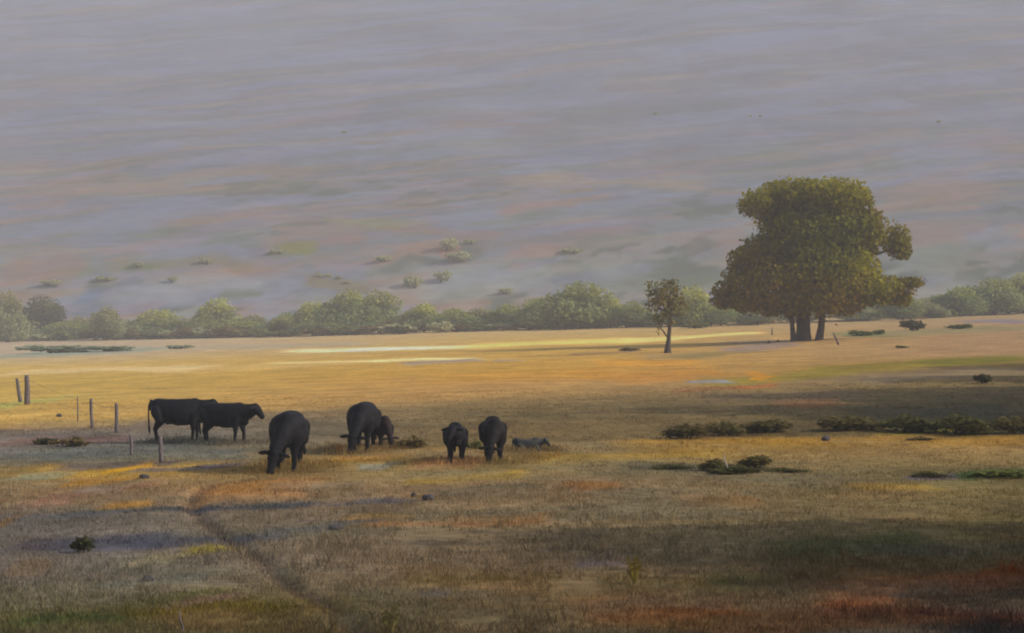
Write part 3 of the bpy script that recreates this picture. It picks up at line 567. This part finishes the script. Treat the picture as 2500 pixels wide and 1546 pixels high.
def cow_mesh(pose='graze', side=0.0, calf=False, stride=0.0, tail=0.0, lying=False, roll=0.0):
    bm = Flesh(); k = .82 if calf else 1.0
    lz = -.52 if lying else 0
    S = [(-.97, 1.10, .10, .09), (-.90, 1.09, .22, .18), (-.72, 1.07, .30, .27), (-.4, .985, .365, .33), (-.05, .94, .41, .365), (.3, .945, .41, .35), (.55, .97, .39, .29), (.75, 1.0, .30, .22), (.88, 1.0, .18, .14)]
    torso(bm, [(x, 0, z+lz, h*k, w*k) for x, z, h, w in S])
    ell(bm, (.55, 0, 1.16+lz), (.30, .17, .22)); ell(bm, (-.72, 0, 1.2+lz), (.24, .2, .17)); ell(bm, (.78, 0, .76+lz), (.16, .12, .16))
    if pose == 'graze':
        N = [(.66, 0, 1.04, .27), (.90, side*.25, .86, .21), (1.08, side*.6, .62, .165), (1.17, side*.8, .46, .145)]
        hp = [(1.17, side*.8, .46, .145), (1.24, side*.95, .30, .115), (1.30, side*1.05, .12, .085), (1.31, side*1.07, .07, .078)]
    elif pose == 'look':
        N = [(.66, 0, 1.08, .27), (.92, side*.3, 1.18, .21), (1.06, side*.55, 1.27, .17), (1.10, side*.7, 1.30, .15)]
        hp = [(1.10, side*.7, 1.30, .15), (1.22, side*1.0, 1.20, .12), (1.36, side*1.4, 1.08, .085), (1.39, side*1.5, 1.05, .078)]
    else:
        N = [(.66, 0, 1.04, .30), (.92, side*.3, 1.07, .26), (1.10, side*.5, 1.13, .21), (1.20, side*.6, 1.18, .17)]
        hp = [(1.20, side*.6, 1.19, .17), (1.34, side*.8, 1.09, .14), (1.46, side*1.0, .95, .105), (1.49, side*1.05, .92, .095)]
    N = [(x, y, z+lz, r*k) for x, y, z, r in N]; hp = [(x, y, z+lz, r) for x, y, z, r in hp]
    chain(bm, N, .8); chain(bm, hp, .88)
    m0, m1 = hp[0], hp[-1]; d = Vector((m1[0]-m0[0], m1[1]-m0[1], m1[2]-m0[2])).normalized()
    up = Vector((0, 0, 1)) if pose != 'graze' else Vector((1, 0, .2)); lat = d.cross(up).normalized(); topv = lat.cross(d).normalized()
    hd = Vector(m0[:3])
    for s_ in (-1, 1):
        e0 = hd+lat*s_*.12+topv*.05-d*.02; drop = Vector((0, 0, -.05))
        for q in range(6):
            t = q/5; p = e0+lat*s_*.19*t+drop*t; r = .03+.035*math.sin(math.pi*min(1, t*.8+.15)); ell(bm, p, (r*.9, r*.9, r*.9), None, 8, 6)
        ell(bm, hd+lat*s_*.10+d*.12+topv*.04, (.035, .035, .035), None, 8, 6)
    ell(bm, hd+topv*.07, (.09, .09, .09)); ell(bm, Vector(m1[:3])+topv*.0, (.085, .095, .075))
    if not lying:
        for s_ in (-1, 1):
            st = stride*s_
            chain(bm, [(.56, s_*.15, .88, .17), (.54+st*.3, s_*.18, .66, .125), (.58+st*.8, s_*.17, .40, .072), (.56+st, s_*.17, .14, .054), (.59+st*1.05, s_*.17, .045, .07)])
            st = -stride*s_
            chain(bm, [(-.72, s_*.15, .98, .23), (-.60+st*.2, s_*.19, .72, .165), (-.82+st*.7, s_*.18, .44, .077), (-.76+st, s_*.18, .15, .056), (-.73+st*1.05, s_*.18, .045, .064)])
        ell(bm, (-.35, 0, .66), (.16, .13, .10))
    else:
        for s_ in (-1, 1):
            chain(bm, [(.5, s_*.2, .34, .14), (.75, s_*.3, .14, .08), (.45, s_*.34, .07, .05), (.38, s_*.34, .06, .05)])
            chain(bm, [(-.6, s_*.18, .4, .2), (-.3, s_*.38, .2, .12), (-.7, s_*.42, .1, .065), (-.5, s_*.46, .06, .05)])
    chain(bm, [(-.96, 0, 1.30+lz, .045), (-1.04, tail*.3, 1.12+lz, .034), (-1.05, tail*.7, .82+lz*.6, .030), (-1.03, tail, .52+lz*.3, .034), (-1.02, tail*1.05, .40+lz*.3, .045), (-1.01, tail*1.05, .30+lz*.2, .025)])
    me = bpy.data.meshes.new('raw'); VV = np.concatenate(bm.V); VV[:, 0] *= .87; VV[:, 1] *= np.where(VV[:, 2] > .6, 1.24, 1.12); me.from_pydata(VV.tolist(), [], bm.F); me.update()
    o = bpy.data.objects.new('raw', me); col.objects.link(o)
    md = o.modifiers.new('fuse', 'REMESH'); md.mode = 'VOXEL'; md.voxel_size = .022; md.use_smooth_shade = True
    sm = o.modifiers.new('soft', 'SMOOTH'); sm.factor = .5; sm.iterations = 4
    dg = bpy.context.evaluated_depsgraph_get(); res = bpy.data.meshes.new_from_object(o.evaluated_get(dg))
    bpy.data.objects.remove(o); res.name = 'cow'
    return res
def cow(name, px, foot, hpx, face, mat, label, cat='cow', nominal=1.38, **kw):
    """face: heading in degrees, 0 = to the right, 90 = away, 270 = towards the viewer"""
    x, y = spot(px, foot); sc = hpx*y/F/nominal
    me = cow_mesh(**kw); me.materials.clear(); me.materials.append(mat)
    o = bpy.data.objects.new(name, me); col.objects.link(o); o.location = (x, y, Gs(x, y)-.02); o.scale = (sc,)*3; o.rotation_euler = (0, 0, math.radians(face))
    tag(o, label, cat, 'black cattle grazing in the pasture'); return o
cow('cow', 436, 1080, 110, 3, M_hide, 'black cow in side view at the far left, head hidden behind its neighbour', pose='walk', side=-.05, stride=.05)
cow('cow', 550, 1083, 103, -14, M_hide, 'black cow standing in profile with raised head turned to the right', pose='walk', side=.0, stride=.09)
cow('cow', 704, 1147, 145, 272, M_hide, 'largest black cow grazing towards the viewer, nearest of the herd', pose='graze', side=-.24, tail=.25, stride=.06)
cow('cow', 886, 1100, 120, 268, M_hide, 'black cow grazing head down beside a reddish calf', pose='graze', side=-.16, stride=.05)
cow('calf', 932, 1093, 82, 290, M_redhide, 'reddish dark calf half hidden at the flank of a grazing cow', cat='calf', pose='graze', calf=True, side=.1, stride=.05)
cow('cow', 1114, 1128, 98, 275, M_hide, 'slim black yearling standing head up, facing the viewer', pose='walk', calf=True, side=-.25, stride=.05)
cow('cow', 1205, 1125, 110, 273, M_hide2, 'grey-black yearling grazing head down, rightmost of the standing cattle', pose='graze', calf=True, side=-.16, stride=.05)
cow('calf', 1288, 1102, 34, 8, M_greyhide, 'small slate grey calf lying in the grass right of the herd', cat='calf', nominal=.82, pose='walk', calf=True, lying=True)

# ------------------------------------------------------------------ fence, stakes, stones
fence = empty('wire_fence', (*spot(65, 985), 0))
fb = np.array(fence.location)
tag(fence, 'old wire fence of leaning grey posts running down from the left edge', 'fence')
rg = random.Random(9); tops = []
for px0, b0, px1, t0, w in ((52, 982, 40, 924, 9), (66, 988, 65, 916, 13), (190, 1030, 189, 968, 3), (225, 1046, 221, 973, 8), (285, 1056, 283, 984, 9), (322, 1112, 318, 1062, 9), (396, 1130, 390, 1064, 11)):
    x, y = spot(px0, b0); z = Gs(x, y); mp_ = y/F; mb = MB(); tp = np.array([x+(px1-px0)*mp_, y+.05, z+(b0-t0)*mp_]); bt = np.array([x, y, z-.15])
    P = [bt+(tp-bt)*t+np.array([rg.uniform(-.015, .015), 0, 0]) for t in (0, .3, .6, .9, 1)]
    mb.tube(np.array(P)-fb, np.array([1.15, 1.1, 1, .9, .7])*w*mp_/2, 8, rg, .12); mb.build('post', M_wood, fence); tops.append((bt, tp))
for fr in (.55, .88):
    mb = MB(); pts = []
    for (b_, t_), (b2_, t2_) in zip(tops, tops[1:]):
        p = b_+(t_-b_)*fr; q = b2_+(t2_-b2_)*fr
        for k in range(6): t = k/6; pts.append(p*(1-t)+q*t+np.array([0, 0, -.25*t*(1-t)]))
    pts.append(q); mb.tube(np.array(pts)-fb, [.005]*len(pts), 4); mb.build('wire', M_wire, fence)
def stick(name, px0, b0, px1, t0, w, mat, label, cat):
    x, y = spot(px0, b0); z = Gs(x, y); m = y/F; mb = MB(); e = np.array([(px1-px0)*m, 0, (b0-t0)*m])
    mb.tube([np.array([0, 0, -.1]), e*.33+[.01, 0, 0], e*.66+[-.01, 0, 0], e], np.array([1.1, 1, .85, .5])*w*m/2, 7, random.Random(px0), .12)
    o = mb.build(name, mat, None); o.location = (x, y, z); tag(o, label, cat)
stick('stake', 1778, 1154, 1766, 1110, 4, M_pale, 'thin pale stake standing before a black bush in the lower pasture', 'stake')
stick('stake', 2048, 842, 2034, 812, 5, M_wood, 'dark leaning stake just right of the huge tree', 'stake')
stick('post', 1885, 818, 1885, 800, 4, M_wood, 'short upright post left of the huge tree', 'post')
stick('stem', 448, 1552, 438, 1490, 5, M_wood, 'dark dry stem rising from the grass at the lower left', 'stem')
def stone(px, base, w, h, label, cat='stone', mat=M_rock):
    x, y = spot(px, base); m = y/F; bm = bmesh.new(); bmesh.ops.create_icosphere(bm, subdivisions=3, radius=1)
    sd_ = px*.37
    co = np.array([v.co for v in bm.verts]); nn = fbm(co[:, 0]*1.3+sd_, co[:, 1]*1.3+co[:, 2]*1.7+sd_, 2, 3)
    for v, n in zip(bm.verts, nn): v.co *= .72+.55*float(n)
    for f in bm.faces: f.smooth = True
    me = bpy.data.meshes.new('stone'); bm.to_mesh(me); bm.free(); me.materials.append(mat)
    o = bpy.data.objects.new('stone', me); col.objects.link(o); o.location = (x, y, Gs(x, y)+h*m*.3); o.scale = (w*m/2, w*m/2.4, h*m/1.7)
    tag(o, label, cat, 'stones and clods on the pasture')
for q in [(1045, 1222, 30, 18, 'dark blue-black stone, larger of two in the middle of the lower pasture'), (1010, 1214, 14, 14, 'small dark stone left of the blue-black one'), (822, 1292, 36, 12, 'flat dark stone in the brown grass below the herd'), (2016, 1076, 22, 14, 'round brown stone on the pale strip below the swale'), (362, 1418, 30, 15, 'purplish stone in the lower left foreground'), (352, 1168, 26, 12, 'dark clod on the ochre strip left of the trail'), (1878, 838, 9, 8, 'small dark stone left of the huge tree'), (1899, 835, 7, 6, 'smaller dark stone beside the trunks of the huge tree'), (2040, 1048, 14, 16, 'blue-grey stone in the dark swale'), (145, 1018, 14, 9, 'violet clod at the foot of the fence line'), (310, 1252, 20, 6, 'flat dark clod above the left end of the shade'), (1290, 1236, 0.1, 0.1, '')]:
    if q[4]: stone(*q)

# ------------------------------------------------------------------ grass: short dry tufts over the near and middle pasture
rs = np.random.RandomState(4)
def make_grass(name, N, y0, y1, hlo, hhi, wid, blades, label, mask=None, power=1.6, cmul=1.0):
    u = rs.rand(N); y = (y0**(1-power)+(y1**(1-power)-y0**(1-power))*u)**(1/(1-power)); x = (rs.rand(N)*2-1)*(y*.36+2.5)
    d = fbm(x*.8, y*.8, 51, 3); keep = d+.25*rs.rand(N) > .42
    if mask is not None: keep &= mask(x, y)
    x = x[keep]; y = y[keep]; n = len(x); z = G(x, y)-.07*smooth(.3, .05, trail_dist(x, y))
    c = albedo(x, y)
    K = blades; x = np.repeat(x, K); y = np.repeat(y, K); z = np.repeat(z, K); c = np.repeat(c, K, 0); m = n*K
    clump = fbm(x*.5, y*.4, 91, 3)
    h = (hlo+(hhi-hlo)*rs.rand(m)**1.5)*(.55+.9*clump); an = rs.rand(m)*6.283; lean = .15+.55*rs.rand(m)
    bx = x+rs.normal(0, .06, m); by = y+rs.normal(0, .06, m); dx = np.cos(an); dy = np.sin(an); w = wid*(.6+.8*rs.rand(m))*(.5+y/60)
    px_, py_ = -dy*w/2, dx*w/2
    A = np.stack([bx-px_, by-py_, z-.02], 1); B_ = np.stack([bx+px_, by+py_, z-.02], 1)
    C_ = np.stack([bx+dx*lean*h*.45+px_*.7, by+dy*lean*h*.45+py_*.7, z+h*.6], 1); D = np.stack([bx+dx*lean*h, by+dy*lean*h, z+h], 1)
    V = np.stack([A, B_, C_, D], 1).reshape(-1, 3)
    c = c*(.75+.55*rs.rand(m))[:, None]*cmul; straw = (rs.rand(m) < .12)[:, None]; c = np.where(straw, c*1.35+.01, c)
    o = link_mesh(name, V, np.arange(m*4).reshape(-1, 4), M_grass, None, colors=np.repeat(c, 4, 0), smooth_=False)
    tag(o, label, 'grass', kind='stuff')
make_grass('grass', 95000, 14, 78, .03, .085, .010, 5, 'short dry straw and olive grass over the pasture')
make_grass('tall_grass', 4500, 14, 30, .08, .22, .009, 6, 'longer rusty and olive grass in the near foreground', mask=lambda x, y: fbm(x*.35, y*.5, 95, 3)+.010*x > .50+.006*(y-16), power=1.3)
HERD = [(o.location.x, o.location.y) for o in col.objects if o.get('category') in ('cow', 'calf')]
def near_herd(x, y):
    d = np.full(np.shape(x), 9.0)
    for cx, cy_ in HERD: d = np.minimum(d, np.hypot(x-cx, (y-cy_)*1.0))
    return d+1.6*(fbm(x*1.1, y*1.1, 97, 3)-.5)+.9*np.random.RandomState(2).rand(*np.shape(x)) < 1.5
make_grass('tall_grass', 150000, 36, 60, .05, .19, .010, 3, 'taller uncropped grass standing round the legs of the cattle', mask=near_herd, power=1.2)
def weed(px, base, h, label, c, seed):
    x, y = spot(px, base); m = y/F; h = h*m; r_ = random.Random(seed); V = []; C = []
    for k in range(26):
        an = r_.uniform(0, 6.28); l = r_.uniform(.1, .35)*h; hh_ = h*r_.uniform(.5, 1); w = .006; dx, dy = math.cos(an), math.sin(an)
        V += [(-dy*w, dx*w, -.02), (dy*w, -dx*w, -.02), (dx*l*.5+dy*w, dy*l*.5, hh_*.6), (dx*l, dy*l, hh_)]
        for q in range(4):
            t = r_.uniform(.55, 1); s_ = .022; cx, cy_, cz = dx*l*t, dy*l*t, hh_*t
            V += [(cx-s_, cy_, cz), (cx, cy_-s_*.4, cz+s_*.8), (cx+s_, cy_, cz), (cx, cy_+s_*.4, cz-s_*.8)]
    V = np.array(V); n = len(V)//4; cc = np.array(c)*(np.random.RandomState(seed).rand(n)*.5+.75)[:, None]
    o = link_mesh('weed', V, np.arange(n*4).reshape(-1, 4), M_grass, None, colors=np.repeat(cc, 4, 0), smooth_=False); o.location = (x, y, Gs(x, y))
    tag(o, label, 'weed', 'tall weeds in the pasture')
weed(1548, 1425, 70, 'bright yellow weed in the lower middle foreground', (.34, .26, .05), 2)
weed(950, 1560, 90, 'tall yellow-stemmed weed at the bottom edge left of centre', (.34, .28, .10), 3)
weed(826, 1112, 30, 'orange weed left of the cow beside the reddish calf', (.36, .20, .06), 7)
